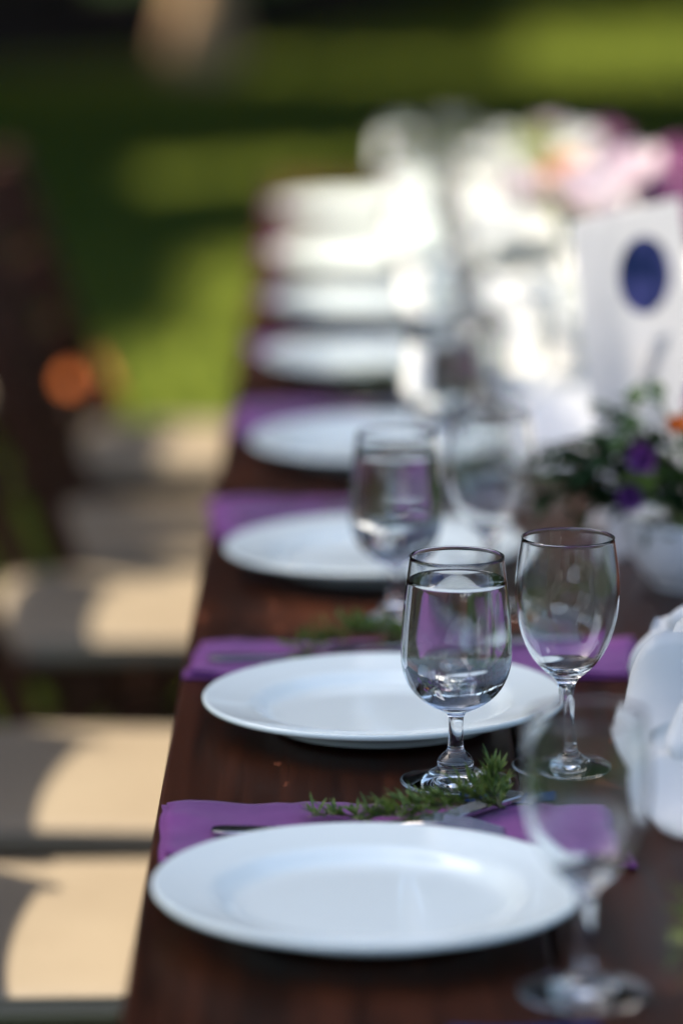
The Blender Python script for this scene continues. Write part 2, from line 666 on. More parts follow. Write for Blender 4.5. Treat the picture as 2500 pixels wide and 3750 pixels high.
_tc1 = (.95 + SX * CE * 8.25, 2.45 + SY * CE * 8.25, 9.0)
tree('garden_tree', (_tc1[0] - 1.6, _tc1[1] - .4), _tc1, (2.5, 3.5, 1.1), 17000,
     'unseen leafy tree left of the table, crown cut to shade its near end', keep_table, .12, clump=.32)
spots = [(-2.0, 8.6, -7.3, 12.6), (2.6, 10.6, -2.9, 14.8), (-2.4, 15.6, -8.0, 19.5), (3.2, 17.0, -3.6, 21.6),
         (-2.6, 22.6, -8.6, 27.2), (3.6, 25.0, -3.9, 29.6), (-7.5, 12.0, -12.8, 16.4), (8.2, 13.5, 5.2, 18.4), (8.6, 21.5, 5.6, 25.5), (-7.0, 20.0, -12.5, 24.5), (10.5, 7.0, 5.6, 11.2)]  # trees right of the lawn are added out of view to block sky light
where = ['nearest of the shade trees left of the lawn', 'tree between the table and the mulch bed', 'tree at the left end of the mulch bed',
         'tree standing at the right end of the mulch bed', 'tree behind the left part of the mulch bed', 'tree behind the right part of the mulch bed',
         'outermost shade tree far to the left of the lawn', 'shade tree right of the sunlit lawn strip', 'far shade tree right of the sunlit lawn strip', 'shade tree far left behind the mulch bed', 'tree added out of view by the right hedge to block sky light']
for (gx, gy, bx_, by_), w in zip(spots, where):
    by_ -= 2.2
    cz = 8.0
    c = (gx + SX * CE * cz, gy + SY * CE * cz, cz)
    tree('shade_tree', (bx_, by_), c, (4.4, 4.6, 1.9), 26000, 'tall broad leafy ' + w, keep_lawn, .20, group='shade trees over the lawn')

# trees standing in the mulch bed, seen blurred at the top of the picture
tree('slender_tree', (-.70, 18.75), (-.68, 19.4, 5.2), (1.4, 1.4, 1.5), 1800,
     'slender tan barked tree with its foot in a spot of sun', keep_lawn, .16, 'bark_tan', r0=.15, limbs=5)
for bx_, by_, w in [(-1.75, 22.2, 'dark tree trunk left of the tan one in the mulch bed'), (.05, 23.6, 'dark tree trunk right of the tan one in the mulch bed')]:
    tree('dark_trunk_tree', (bx_, by_), (bx_ - .3, by_ + .6, 6.2), (2.0, 2.0, 1.6), 2500, w, keep_lawn, .18, r0=.26, limbs=5, group='dark trunks at the back of the lawn')


def shrub(loc, r, n, label):
    t = empty('shrub', (loc[0], loc[1], 0))
    tag(t, label, 'shrub', 'dark shrubs in the mulch bed')
    V, F = [], []
    for k in range(7):
        a = k * .9
        tube(V, F, [(0.06 * math.cos(a), .06 * math.sin(a), -.02), (r * .3 * math.cos(a), r * .3 * math.sin(a), r * .6), (r * .55 * math.cos(a), r * .55 * math.sin(a), r * 1.2)], [.03, .02, .008], 6)
    obj('stems', pydata('stems', V, F), M['bark_dark'], t, smooth=True)
    P = crown_points((0, 0, r * .85), (r, r, r * .8), n, .13)
    P = P[P[:, 2] > .03]
    V, Q = leaf_quads(P, .06)
    o = obj('foliage', npmesh('foliage', V, Q), M['shrub_leaf'], t)
    o['kind'] = 'stuff'


for x, y, r, w in [(-2.4, 24.2, .9, 'dark shrub at the left of the mulch bed'), (-.9, 24.6, .8, 'dark shrub behind the tan trunk'), (.75, 25.3, .85, 'dark shrub right of the dark trunk'),
                   (2.1, 26.6, .9, 'dark shrub behind the sunlit strip of lawn')]:
    shrub((x, y), r, 2600, w)

# unseen hedges added on both sides and behind to keep sky light off the lawn
def hedge(x0, x1, y0, y1, h, n, label):
    t = empty('hedge', ((x0 + x1) / 2, (y0 + y1) / 2, 0))
    tag(t, label, 'hedge', 'unseen hedges added to darken the lawn')
    hx, hy = (x1 - x0) / 2, (y1 - y0) / 2
    b_ = bmesh.new()
    box(b_, -hx + .3, hx - .3, -hy + .3, hy - .3, 0, h - .3, .15, 2)
    obj('blocking_core', b_, M['bark_dark'], t)  # solid box added inside the leaves to block light
    P = np.c_[rng.uniform(-hx, hx, n), rng.uniform(-hy, hy, n), rng.uniform(.02, h, n)]
    d = np.minimum.reduce([hx - abs(P[:, 0]), hy - abs(P[:, 1]), h - P[:, 2]])
    P = P[d < .5] + rng.normal(0, .07, (int((d < .5).sum()), 3))
    P[:, 2] = np.maximum(P[:, 2], .03)
    V, Q = leaf_quads(P, .13)
    o = obj('foliage', npmesh('foliage', V, Q), M['shrub_leaf'], t)
    o['kind'] = 'stuff'


hedge(7.5, 9.0, 9.0, 33.0, 6.5, 36000, 'tall dark hedge added out of view on the right to darken the lawn')
hedge(-17.5, -16.0, 8.0, 33.0, 6.5, 36000, 'tall dark hedge added out of view on the left to darken the lawn')
hedge(-17.0, 10.0, 33.5, 35.0, 6.5, 34000, 'tall dark hedge added out of view at the back to darken the lawn')

# far wood closing the garden
P = []
for k in range(150):
    a = 2 * math.pi * k / 150 + random.uniform(-.02, .02)
    d = random.uniform(48, 58)
    P.append(crown_points((d * math.cos(a), 10 + d * math.sin(a), random.uniform(2.5, 5)), (3, 3, random.uniform(3, 5)), 160, .8))
P = np.concatenate(P)
P = P[P[:, 2] > -.2]
V, Q = leaf_quads(P, .75)
tag(obj('far_wood', npmesh('far_wood', V, Q), M['leaf']), 'distant belt of woodland round the garden', 'wood', kind='stuff')

# ================================================================== TABLE
TZ = .75
TX0, TX1 = -.127, .893
TY0, TY1 = 1.15, 6.62
table = empty('dining_table', ((TX0 + TX1) / 2, (TY0 + TY1) / 2, 0))
tag(table, 'long dark stained wooden plank table set for a meal', 'table')
ox, oy = table.location.x, table.location.y
npl = 4
pw = (TX1 - TX0) / npl
for i in range(npl):
    bm = bmesh.new()
    x0 = TX0 + i * pw + (.0 if i == 0 else .0012)
    x1 = TX0 + (i + 1) * pw - .0012
    dz = random.uniform(-.0008, .0)
    box(bm, x0 - ox, x1 - ox, TY0 - oy + random.uniform(-.004, .004), TY1 - oy + random.uniform(-.004, .004), TZ - .038, TZ + dz, .0035, 3)
    obj('plank', bm, M['table'], table, smooth=False)
for (x0, x1, y0, y1) in [(TX0 + .09, TX0 + .115, TY0 + .12, TY1 - .12), (TX1 - .115, TX1 - .09, TY0 + .12, TY1 - .12), (TX0 + .117, TX1 - .117, TY0 + .12, TY0 + .145), (TX0 + .117, TX1 - .117, TY1 - .145, TY1 - .12)]:
    bm = bmesh.new()
    box(bm, x0 - ox, x1 - ox, y0 - oy, y1 - oy, TZ - .125, TZ - .0395, .003, 1)
    obj('apron', bm, M['table'], table)
for x in (TX0 + .165, TX1 - .165):
    for y in (TY0 + .2, (TY0 + TY1) / 2, TY1 - .2):
        bm = bmesh.new()
        box(bm, x - ox - .04, x - ox + .04, y - oy - .04, y - oy + .04, 0.0, TZ - .0395, .006, 2)
        obj('leg', bm, M['table'], table)

# ------------------------------------------------------------------ plates
PY = [2.186, 2.668, 3.225, 3.775, 4.349, 4.825, 5.326, 5.921]
PX = [.017, .031, .030, .039, .040, .040, .037, .034]
prof = smooth_profile([(0, .0085), (.045, .0083), (.078, .0082), (.089, .0098), (.098, .0150), (.104, .0175), (.118, .0196), (.1335, .0222)], 5)
lip = [(.1372, .0232), (.1392, .0232), (.1402, .0222), (.1402, .0204), (.1390, .0188), (.1365, .0178)]
under = [(.118, .0142), (.104, .0118), (.095, .0075), (.088, .0030), (.0865, .0004), (.0835, .0), (.081, .0008), (.079, .0032), (.045, .0036), (0, .0036)]
V, F = lathe([(r * .962, z) for r, z in prof + lip + under], 112)
plate_me = pydata('plate', V, F)
ordn = ['nearest', 'second', 'third', 'fourth', 'fifth', 'sixth', 'seventh', 'farthest']
plab = ['large white dinner plate nearest the camera, in front of a purple napkin', 'large white plate behind the water goblet, second from the camera',
        'white plate third from the camera, behind the blurred pair of glasses\' left', 'white plate fourth from the camera on the dark table',
        'white plate fifth from the camera at the edge of the sun', 'sunlit white plate sixth from the camera', 'sunlit white plate next to last along the table', 'sunlit white plate farthest along the table']
plab[2] = 'white plate third from the camera, just beyond the sharp water goblet'
for i in range(8):
    o = obj('dinner_plate', plate_me, M['porcelain'], None, (PX[i], PY[i], TZ + .0032), (R([-.5, -1.0, -.9, -.6, -.2, -.2, -.3, -.2][i]), R([.3, -.2, .2, 0, .2, 0, .1, 0][i]), i * .7), smooth=True)
    tag(o, plab[i], 'plate', 'white dinner plates along the table')


# ------------------------------------------------------------------ napkins
def napkin(x0, x1, y0, y1, seed, label, skew=0.0):
    nx, ny = 44, 26
    V, F = [], []
    cx, cyy = (x0 + x1) / 2, (y0 + y1) / 2

    def layer(z0, zt, ins, sd):
        base = len(V)
        for side in (0, 1):
            for i in range(nx + 1):
                for j in range(ny + 1):
                    u, v = i / nx, j / ny
                    px = x0 + ins + (x1 - x0 - 2 * ins) * u
                    py = y0 + ins + (y1 - y0 - 2 * ins) * v
                    e = .0022
                    px += e * noise.noise(Vector((v * 4, sd, 1))) * (abs(u - .5) * 2) ** 2 + skew * (v - .5)
                    py += e * 1.3 * noise.noise(Vector((u * 3.5, sd, 5))) * (abs(v - .5) * 2) ** 2
                    edge = min(u, 1 - u, v * .6 + .02, (1 - v) * .6 + .02)
                    w = noise.noise(Vector((px * 22, py * 22, sd))) * .0040 + noise.noise(Vector((px * 60, py * 14 + px * 30, sd + 3))) * .0013 - .0012 * math.exp(-((u - .48 + .03 * v) * 60) ** 2) - .0008 * math.exp(-((min(u, 1 - u, v * .45, (1 - v) * .45) - .022) * 260) ** 2)
                    lift = max(0, .0032 * noise.noise(Vector((u * 6, v * 5, sd + 9)))) * math.exp(-edge * 16)
                    z = z0 + (zt * (1 if side else 0)) + (max(-zt * .3, w) + lift) * (1 if side else .6)
                    if side == 0:
                        z = max(z0, z)
                    V.append((px - cx, py - cyy, z))
        o = (nx + 1) * (ny + 1)
        for i in range(nx):
            for j in range(ny):
                a = base + i * (ny + 1) + j
                F.append((a + o, a + o + ny + 1, a + o + ny + 2, a + o + 1))
                F.append((a, a + 1, a + ny + 2, a + ny + 1))
        for i in range(nx):
            for j in (0, ny):
                a = base + i * (ny + 1) + j
                F.append((a, a + ny + 1, a + ny + 1 + o, a + o))
        for j in range(ny):
            for i in (0, nx):
                a = base + i * (ny + 1) + j
                F.append((a, a + 1, a + 1 + o, a + o))

    layer(0.0004, .0016, 0.0, seed)
    layer(0.0030, .0016, .004, seed + 40)
    bm_ = bmesh.new()
    me = pydata('napkin', V, F)
    bm_.from_mesh(me)
    bpy.data.meshes.remove(me)
    o = obj('napkin', bm_, M['napkin'], None, (cx, cyy, TZ), smooth=True)
    tag(o, label, 'napkin', 'purple napkins behind the plates')
    return o


napl = ['purple folded napkin tucked behind the nearest plate', 'purple folded napkin behind the second plate with cutlery on its left end', 'purple napkin behind the third plate from the camera',
        'purple napkin behind the fourth plate from the camera', 'purple napkin behind the fifth plate from the camera', 'purple napkin behind the sixth plate from the camera',
        'sunlit purple napkin behind the next to last plate', 'sunlit purple napkin behind the farthest plate']
NB = [(-.122, .190, 2.302, 2.437), (-.120, .238, 2.812, 2.930), (-.138, .06, 3.36, 3.535), (-.121, .03, 3.915, 4.12), (-.115, .02, 4.49, 4.60), (-.11, .02, 4.965, 5.06), (-.116, .02, 5.465, 5.57), (-.118, .02, 6.06, 6.17)]
for i, (a, b, c, d) in enumerate(NB):
    napkin(max(a, -.1255), b, c, d, i * 3.3 + 1, napl[i], [-.012, .01, -.01, .008, -.01, .0, .01, 0][i]).rotation_euler.z = R([-3, 0, 1, -1, 1, 0, -1, 0][i])


# ------------------------------------------------------------------ goblets
def shell(outer, wall, foot):
    """outer profile bottom of bowl -> rim; inner offset by wall"""
    out = smooth_profile(outer, 7)
    inn = []
    for i, (r, z) in enumerate(out):
        a = np.array(out[max(0, i - 1)])
        b = np.array(out[min(len(out) - 1, i + 1)])
        t = (b - a) / (np.linalg.norm(b - a) + 1e-9)
        n = np.array((-t[1], t[0]))
        q = np.array((r, z)) + n * wall
        inn.append((max(0.0, q[0]), q[1]))
    return out, inn


def goblet_mesh(name, foot_top, bowl_out, bowl_in_floor, wall):
    ft = smooth_profile(foot_top, 5)
    out, inn = shell(bowl_out, wall, None)
    rim_o, rim_i = out[-1], inn[-1]
    bead = [(rim_o[0] + .0002, rim_o[1] + .0006), ((rim_o[0] + rim_i[0]) / 2, rim_o[1] + .0011), (rim_i[0] - .0001, rim_o[1] + .0006)]
    inn = [(r, z) for r, z in inn if z > bowl_in_floor + .0035]
    rf = inn[0][0]
    floor = [(0, bowl_in_floor), (rf * .35, bowl_in_floor + .0003), (rf * .7, bowl_in_floor + .0013)]
    bottom = [(0, .0012), (foot_top[0][0] * .55, .0010), (foot_top[0][0] - .004, .0)]
    pr = bottom + ft + out[1:] + bead + list(reversed(inn[:-1])) + list(reversed(floor))
    V, F = lathe(pr, 96)
    return pydata(name, V, F), floor + inn


water_foot = [(.0385, .0006), (.0392, .0016), (.0383, .0027), (.031, .0046), (.0215, .0075), (.0145, .0108), (.0128, .0128), (.0130, .0152), (.0122, .0178), (.0100, .0208), (.0068, .0238), (.0056, .0272), (.0052, .036), (.0053, .045), (.0066, .0502), (.0105, .0530)]
water_bowl = [(.0105, .0530), (.0185, .0570), (.0265, .0628), (.0330, .0705), (.0372, .0800), (.0390, .0905), (.0389, .104), (.0378, .122), (.0358, .142), (.0331, .1635)]
wine_foot = [(.0375, .0006), (.0382, .0015), (.0373, .0025), (.029, .0042), (.018, .0070), (.0095, .0115), (.0058, .0170), (.0046, .0260), (.0044, .040), (.0050, .053), (.0068, .0625), (.0105, .0675)]
wine_bowl = [(.0105, .0675), (.0175, .0735), (.0250, .0825), (.0310, .0945), (.0350, .108), (.0371, .122), (.0373, .134), (.0363, .147), (.0332, .1685)]
wg_me, wg_in = goblet_mesh('water_goblet_glass', water_foot, water_bowl, .0590, .0014)
wi_me, wi_in = goblet_mesh('wine_glass_body', wine_foot, wine_bowl, .0735, .0012)
WL = .1465
wprof = []
for (r, z) in wg_in:
    if z < WL:
        wprof.append((r + (.00035 if r > 0 else 0), z - .0003))
rl = np.interp(WL, [q[1] for q in wg_in], [q[0] for q in wg_in])
wprof += [(rl + .0004, WL + .0013), (rl - .0006, WL + .0005), (rl - .0022, WL), (rl * .6, WL - .0001), (0, WL - .0001)]
V, F = lathe(wprof, 96)
water_me = pydata('water_body', V, F)
for me in (wg_me, wi_me, water_me):
    b_ = bmesh.new(); b_.from_mesh(me)
    bmesh.ops.recalc_face_normals(b_, faces=b_.faces)
    b_.to_mesh(me); b_.free()


def water_goblet(x, y, label, rz=0):
    t = empty('water_goblet', (x, y, TZ + .0003), (0, 0, rz))
    tag(t, label, 'goblet', 'water goblets along the table')
    obj('glass', wg_me, M['glass'], t, smooth=True)
    obj('water', water_me, M['water'], t, smooth=True)
    return t


def wine_glass(x, y, label, rz=0, z=0):
    o = obj('wine_glass', wi_me, M['glass'], None, (x, y, TZ + .0003 + z), (0, 0, rz), smooth=True)
    tag(o, label, 'wine glass', 'empty wine glasses along the table')
    return o


wine_glass(.1415, 2.045, 'blurred empty wine glass nearest the camera at lower right')
water_goblet(.0805, 2.507, 'sharp stemmed goblet full of water in front of the second plate')
wine_glass(.1605, 2.548, 'sharp empty wine glass right of the full water goblet', .4)
water_goblet(.0455, 3.005, 'blurred goblet of water standing in front of the third plate', .3)
wine_glass(.1265, 3.06, 'blurred empty wine glass right of the third plate\'s water goblet', 1.0)
water_goblet(.100, 3.64, 'blurred goblet of water right of the fourth plate', .6)
wine_glass(.178, 3.70, 'blurred empty wine glass right of the fourth plate\'s water goblet', 1.5)
for i, (a, b, y, wd) in enumerate([(.105, .185, 4.27, 'fifth'), (.10, .18, 4.79, 'sixth'), (.105, .19, 5.28, 'next to last'), (.095, .18, 5.86, 'farthest')]):
    water_goblet(a, y, 'sunlit goblet of water beside the %s plate' % wd, i)
    wine_glass(b, y + .05, 'sunlit empty wine glass beside the %s plate' % wd, i + .5)


# ------------------------------------------------------------------ cutlery
def outline_solid(name, pts, thick, bend, m, parent=None, **kw):
    """flat outline (list of (x,y)) extruded, with z = bend(x)"""
    bm_ = bmesh.new()
    vs_ = [bm_.verts.new((x, y, 0)) for x, y in pts]
    f = bm_.faces.new(vs_)
    ex = bmesh.ops.extrude_face_region(bm_, geom=[f])
    top = [v for v in ex['geom'] if isinstance(v, bmesh.types.BMVert)]
    for v in top:
        v.co.z += thick
    bmesh.ops.triangulate(bm_, faces=[fc for fc in bm_.faces if len(fc.verts) > 4])
    es = [e for e in bm_.edges if len(e.link_faces) == 2 and abs(e.link_faces[0].normal.dot(e.link_faces[1].normal)) < .5]
    try:
        bmesh.ops.bevel(bm_, geom=es, offset=min(.0006, thick * .3), segments=1, affect='EDGES')
    except Exception:
        pass
    for v in bm_.verts:
        v.co.z += bend(v.co.x)
    return obj(name, bm_, m, parent, smooth=False, **kw)


def sym(pts):
    return pts + [(x, -y) for x, y in reversed(pts)]


knife_h = sym([(-.118, .0040), (-.116, .0070), (-.110, .0088), (-.085, .0085), (-.05, .0070), (-.02, .0058), (.0, .0055)])
knife_b = [(.0, .0055), (.03, .0075), (.07, .0095), (.095, .0085), (.108, .0035), (.112, -.002), (.09, -.0060), (.04, -.0060), (.0, -.0055)]
fork_h = sym([(-.105, .0030), (-.103, .0065), (-.096, .0086), (-.08, .0078), (-.05, .0050), (-.01, .0034), (.02, .0034)])


def knife(loc, rz, label, ry=0):
    t = empty('table_knife', loc, (0, ry, rz))
    tag(t, label, 'knife', 'knives on the napkins')
    outline_solid('handle', knife_h, .0040, lambda x: .0004, M['steel'], t)
    outline_solid('blade', knife_b, .0016, lambda x: .0016, M['steel'], t)


def fork(loc, rz, label, ry=0):
    t = empty('table_fork', loc, (0, ry, rz))
    tag(t, label, 'fork', 'forks on the napkins')
    bend = lambda x: .0006 + (.010 * math.sin((x - .0) / .09 * math.pi) if 0 < x < .09 else 0)
    outline_solid('handle', fork_h, .0026, bend, M['steel'], t)
    outline_solid('head', sym([(.02, .0034), (.028, .008), (.036, .0115), (.046, .0125), (.050, .0125)]), .0018, bend, M['steel'], t)
    for k in range(4):
        y = -.0106 + k * .00707
        outline_solid('tine', [(.0495, y - .0019), (.0495, y + .0019), (.07, y + .0016), (.088, y + .0012), (.092, y), (.088, y - .0012), (.07, y - .0016)], .0016, bend, M['steel'], t)


NZ = TZ + .0058
fork((-.002, 2.862, NZ), R(4), 'silver fork with its handle showing left of the second plate')
knife((.085, 2.905, NZ), R(186), 'silver knife on the napkin behind the second plate')
fork((.018, 2.358, NZ), R(-2), 'dull silver fork behind the left of the nearest plate')
knife((.046, 2.356, NZ + .001), R(180 + 50), 'bright silver knife sticking out behind the right of the nearest plate')
for i, wd in [(2, 'third'), (3, 'fourth'), (4, 'fifth')]:
    fork((.0, NB[i][3] - .085, NZ), R(4), 'silver fork on the napkin behind the %s plate' % wd)
    knife((.09, NB[i][3] - .045, NZ), R(184), 'silver knife on the napkin behind the %s plate' % wd)


# ------------------------------------------------------------------ herb sprigs
def herb_sprig(loc, pts, label, n_side=16, length=.02, seed=1, spread=.014):
    rs = random.Random(seed)
    t = empty('herb_sprig', loc)
    tag(t, label, 'herb sprig', 'green herb sprigs on the napkins')
    pts = [Vector(p) for p in pts]
    V, F = [], []
    tube(V, F, pts, [.0013 - .0008 * i / (len(pts) - 1) for i in range(len(pts))], 6)
    V2, F2 = [], []

    def along(s):
        k = min(int(s * (len(pts) - 1)), len(pts) - 2)
        return pts[k].lerp(pts[k + 1], s * (len(pts) - 1) - k), (pts[k + 1] - pts[k]).normalized()

    def needle(p, d, L, w):
        d = d.normalized()
        sd = d.cross(Vector((rs.uniform(-.4, .4), rs.uniform(-.4, .4), 1))).normalized()
        up = sd.cross(d)
        q = p + d * L * .55 + up * L * .06
        e = p + d * L + up * L * rs.uniform(-.12, .15)
        b0 = len(V2)
        V2.extend([tuple(p - sd * w * .35), tuple(p + sd * w * .35), tuple(q + sd * w), tuple(q - sd * w), tuple(e + sd * w * .12), tuple(e - sd * w * .12)])
        F2.extend([(b0, b0 + 1, b0 + 2, b0 + 3), (b0 + 3, b0 + 2, b0 + 4, b0 + 5)])

    for k in range(n_side):
        s = (k + .5) / n_side
        p, tn = along(s)
        side = Vector((-tn.y, tn.x, 0)) * (1 if k % 2 else -1)
        bl = length * rs.uniform(.8, 1.5) * (1.1 - .5 * s)
        d = (tn * rs.uniform(.5, 1.0) + side * rs.uniform(.4, .9) + Vector((0, 0, rs.uniform(-.05, .55)))).normalized()
        e = p + d * bl
        e.z = max(e.z, .003)
        tube(V, F, [p, p.lerp(e, .5) + Vector((0, 0, .001)), e], [.0007, .0005, .0003], 5)
        for j in range(14):
            q = p.lerp(e, .1 + .9 * j / 13)
            r = Vector((rs.uniform(-1, 1), rs.uniform(-1, 1), rs.uniform(-.2, .9)))
            nd = d * .9 + r * .75
            if q.z + nd.z * .01 < .001:
                nd.z = abs(nd.z)
            needle(q, nd, rs.uniform(.007, .017), rs.uniform(.0007, .0015))
    obj('stem', pydata('stem', V, F), M['herb_stem'], t, smooth=True)
    o = obj('needles', pydata('needles', V2, F2), M['herb'], t)
    o['kind'] = 'stuff'


herb_sprig((.066, 2.395, NZ), [(.045, .014, .004), (.022, .012, .012), (0, .0, .010), (-.022, -.010, .008), (-.045, -.016, .006)], 'green herb sprig lying at the foot of the full water goblet', 36, .015, 3)
herb_sprig((.108, 2.412, NZ + .004), [(.0, -.01, .002), (-.003, .0, .008), (-.005, .008, .014), (-.004, .012, .020)], 'small upright herb tip in front of the goblet foot', 8, .009, 5)
herb_sprig((.0, 2.385, NZ), [(.015, .0, .003), (0, .004, .005), (-.02, .008, .004)], 'small herb sprig on the napkin behind the nearest plate', 5, .007, 8)
herb_sprig((.016, 2.872, NZ), [(.05, .02, .006), (.02, .008, .016), (-.012, -.004, .018), (-.045, -.012, .008)], 'green herb sprig behind the second plate', 36, .022, 4)
herb_sprig((.05, 4.19, NZ), [(.04, .01, .004), (.0, .0, .014), (-.04, -.005, .01)], 'green herb sprig behind the fourth plate', 14, .02, 6)
herb_sprig((.225, 2.10, TZ + .002), [(.03, .06, .01), (.01, .02, .03), (-.008, -.02, .028), (-.012, -.07, .008)], 'green herb sprig at the lower right edge', 22, .026, 7)
herb_sprig((.07, 3.55, NZ), [(.04, .01, .004), (.0, .0, .014), (-.04, -.005, .01)], 'green herb sprig behind the third plate', 14, .018, 9)


# navy printed slips lying by the napkins
def slip(loc, w, h, rz, label):
    bm_ = bmesh.new()
    nxs = 8
    grid = [[bm_.verts.new((w * (i / nxs - .5), h * (j - .5), .0008 + .0020 * (i / nxs - .5) ** 2 * 4)) for j in (0, 1)] for i in range(nxs + 1)]
    for i in range(nxs):
        bm_.faces.new((grid[i][0], grid[i + 1][0], grid[i + 1][1], grid[i][1]))
    ex = bmesh.ops.extrude_face_region(bm_, geom=bm_.faces[:])
    for v in ex['geom']:
        if isinstance(v, bmesh.types.BMVert):
            v.co.z += .0005
    tag(obj('paper_slip', bm_, M['blue_paper'], None, loc, (0, 0, rz)), label, 'paper slip', 'navy paper slips on the table')


slip((.112, 2.462, TZ + .0003), .060, .026, R(-4), 'navy blue paper slip by the foot of the water goblet')
slip((.105, 1.955, TZ + .0003), .085, .05, R(6), 'navy blue paper slip beside the nearest wine glass')


# ------------------------------------------------------------------ large white blooms
def aim(d, up='Y'):
    return Vector(d).to_track_quat('Z', up).to_euler()


def big_petal(L, w, rise, curl, ruffle, seed):
    """broad thin petal: rises from the throat, rolls back at the tip, waved edge"""
    V, F = [], []
    nu, nv = 16, 12
    for i in range(nu + 1):
        u = i / nu
        hw = w * max(.02, math.sin(math.pi * min(1, .08 + .92 * u ** 1.15))) ** .5
        ang = rise - (rise + curl) * u ** 1.5
        if i == 0:
            cx, cz = 0.0, 0.0
        else:
            cx += L / nu * math.cos(ang)
            cz += L / nu * math.sin(ang)
        for j in range(nv + 1):
            v = 2 * j / nv - 1
            edge = abs(v) ** 2.2
            wz = ruffle * edge * u * math.sin(u * 9 + (2 if v > 0 else 0) + seed) + .5 * ruffle * edge * noise.noise(Vector((u * 5, v * 2, seed)))
            vein = -.0008 * math.exp(-(v * 7) ** 2) - .0002 * math.cos(v * 22) * (1 - abs(v))
            cup = .22 * hw * v * v * (1 - u * .8)
            V.append((cx - wz * math.sin(ang) * .5, hw * v, cz + cup + wz + vein))
    for i in range(nu):
        for j in range(nv):
            a = i * (nv + 1) + j
            F.append((a, a + 1, a + nv + 2, a + nv + 1))
    return pydata('petal', V, F)


def lily(loc, d, L, w, spin, stem_pts, label, n=6, curl=(20, 46)):
    t = empty('white_lily', loc, aim(d))
    tag(t, label, 'flower', 'large white lilies lying on the table')
    for k in range(n):
        inner = k % 2
        me = big_petal(L * (1.0 if inner else .93) * random.uniform(.94, 1.05), w * (1.15 if inner else .9), R(62 if inner else 50), R(random.uniform(*curl)), L * .085, k * 1.7 + L * 90)
        o = obj('petal', me, M['petal_white'], t, loc=(0, 0, .002 * inner), rot=(0, 0, spin + k * 2 * math.pi / n), smooth=True)
        # petals that would dip below the table top rest on it
        Mw = Matrix.Translation(loc) @ aim(d).to_matrix().to_4x4() @ Matrix.Translation((0, 0, .002 * inner)) @ Matrix.Rotation(spin + k * 2 * math.pi / n, 4, 'Z')
        Mi = Mw.inverted()
        for v_ in me.vertices:
            w_ = Mw @ v_.co
            lim = TZ + .0025 + .0035 * (1 + math.sin(w_.x * 140 + w_.y * 90 + k))
            if w_.z < lim:
                w_.z = lim
                v_.co = Mi @ w_
        me.update()
        md = o.modifiers.new('thickness', 'SOLIDIFY')
        md.thickness = .0007
        md.offset = 0
    for k in range(6):
        a = k * 1.05 + .3
        V, F = [], []
        e = Vector((.012 * math.cos(a), .012 * math.sin(a), L * .62))
        tube(V, F, [(0, 0, 0), (.004 * math.cos(a), .004 * math.sin(a), L * .35), e], [.0008, .0007, .0006], 6)
        tube(V, F, [e + Vector((-.004 * math.sin(a), .004 * math.cos(a), 0)), e, e + Vector((.004 * math.sin(a), -.004 * math.cos(a), .0005))], [.0006, .0014, .0006], 6)
        obj('stamen', pydata('stamen', V, F), M['stem'], t, smooth=True)
    V, F = [], []
    tube(V, F, stem_pts, [.0046, .0042, .0040, .0038][:len(stem_pts)], 10)
    obj('stem', pydata('stem', V, F), M['stem'], t, smooth=True)
    return t


lily((.276, 2.715, TZ + .032), (-.45, -.80, .42), .062, .026, .3, [(0, 0, .006), (.0, .006, -.03), (.0, .02, -.08), (.004, .05, -.14)], 'white lily bloom right of the sharp wine glass')
lily((.284, 2.440, TZ + .060), (-.36, -.74, .56), .106, .048, .28, [(0, 0, .006), (.004, .004, -.03), (.02, -.03, -.06), (.05, -.09, -.075)], 'large white lily sprawling at the right edge nearest the camera', 6, (-2, 22))
lily((.266, 2.310, TZ + .046), (-.34, -.60, .72), .084, .038, .9, [(0, 0, .006), (.004, .004, -.02), (.03, -.01, -.035), (.09, -.03, -.05)], 'lowest white lily at the right edge, below the large one', 6, (-5, 18))


# ------------------------------------------------------------------ table sign
def table_sign():
    a = Vector((.243, 3.262, TZ))
    d = Vector((.096, .167, 0)).normalized()
    rz = math.atan2(d.y, d.x)
    t = empty('table_sign', a + d * .1175, (0, 0, rz))
    tag(t, 'white standing card with a dark blue round seal', 'sign')
    lean = R(8)
    w, h, th = .235, .31, .0016
    bm_ = bmesh.new()
    box(bm_, -w / 2, w / 2, -th, 0, 0.0, h, .0004, 1)
    c = obj('card', bm_, M['paper'], t, rot=(-lean, 0, 0))
    # round printed seal, a touch proud of the card
    m, N, L, P = mat('navy_seal')
    tc = N.new('ShaderNodeTexCoord')
    n = N.new('ShaderNodeTexNoise'); n.inputs['Scale'].default_value = 26; n.inputs['Detail'].default_value = 1
    L.new(tc.outputs['Object'], n.inputs[0])
    r = ramp(N, [(.44, (.006, .022, .12)), (.60, (.13, .11, .32))])  # lavender blotches paint the blur of bright discs into the navy
    L.new(n.outputs['Fac'], r.inputs[0]); L.new(r.outputs[0], P.inputs['Base Color'])
    P.inputs['Roughness'].default_value = .6
    V = [(0, 0, 0)] + [(.056 * math.cos(2 * math.pi * k / 48), 0, .036 * math.sin(2 * math.pi * k / 48)) for k in range(48)]
    F = [(0, k + 1, (k + 1) % 48 + 1) for k in range(48)]
    s_ = obj('seal', pydata('seal', V, F), m, c, loc=(.018, -th - .0004, .247))
    bm_ = bmesh.new()
    bar(bm_, (0, .003, h * .62), (0, .075, .0), .03, .0016, (0, 1, 0), .0003)
    obj('back_strut', bm_, M['paper'], t)


table_sign()


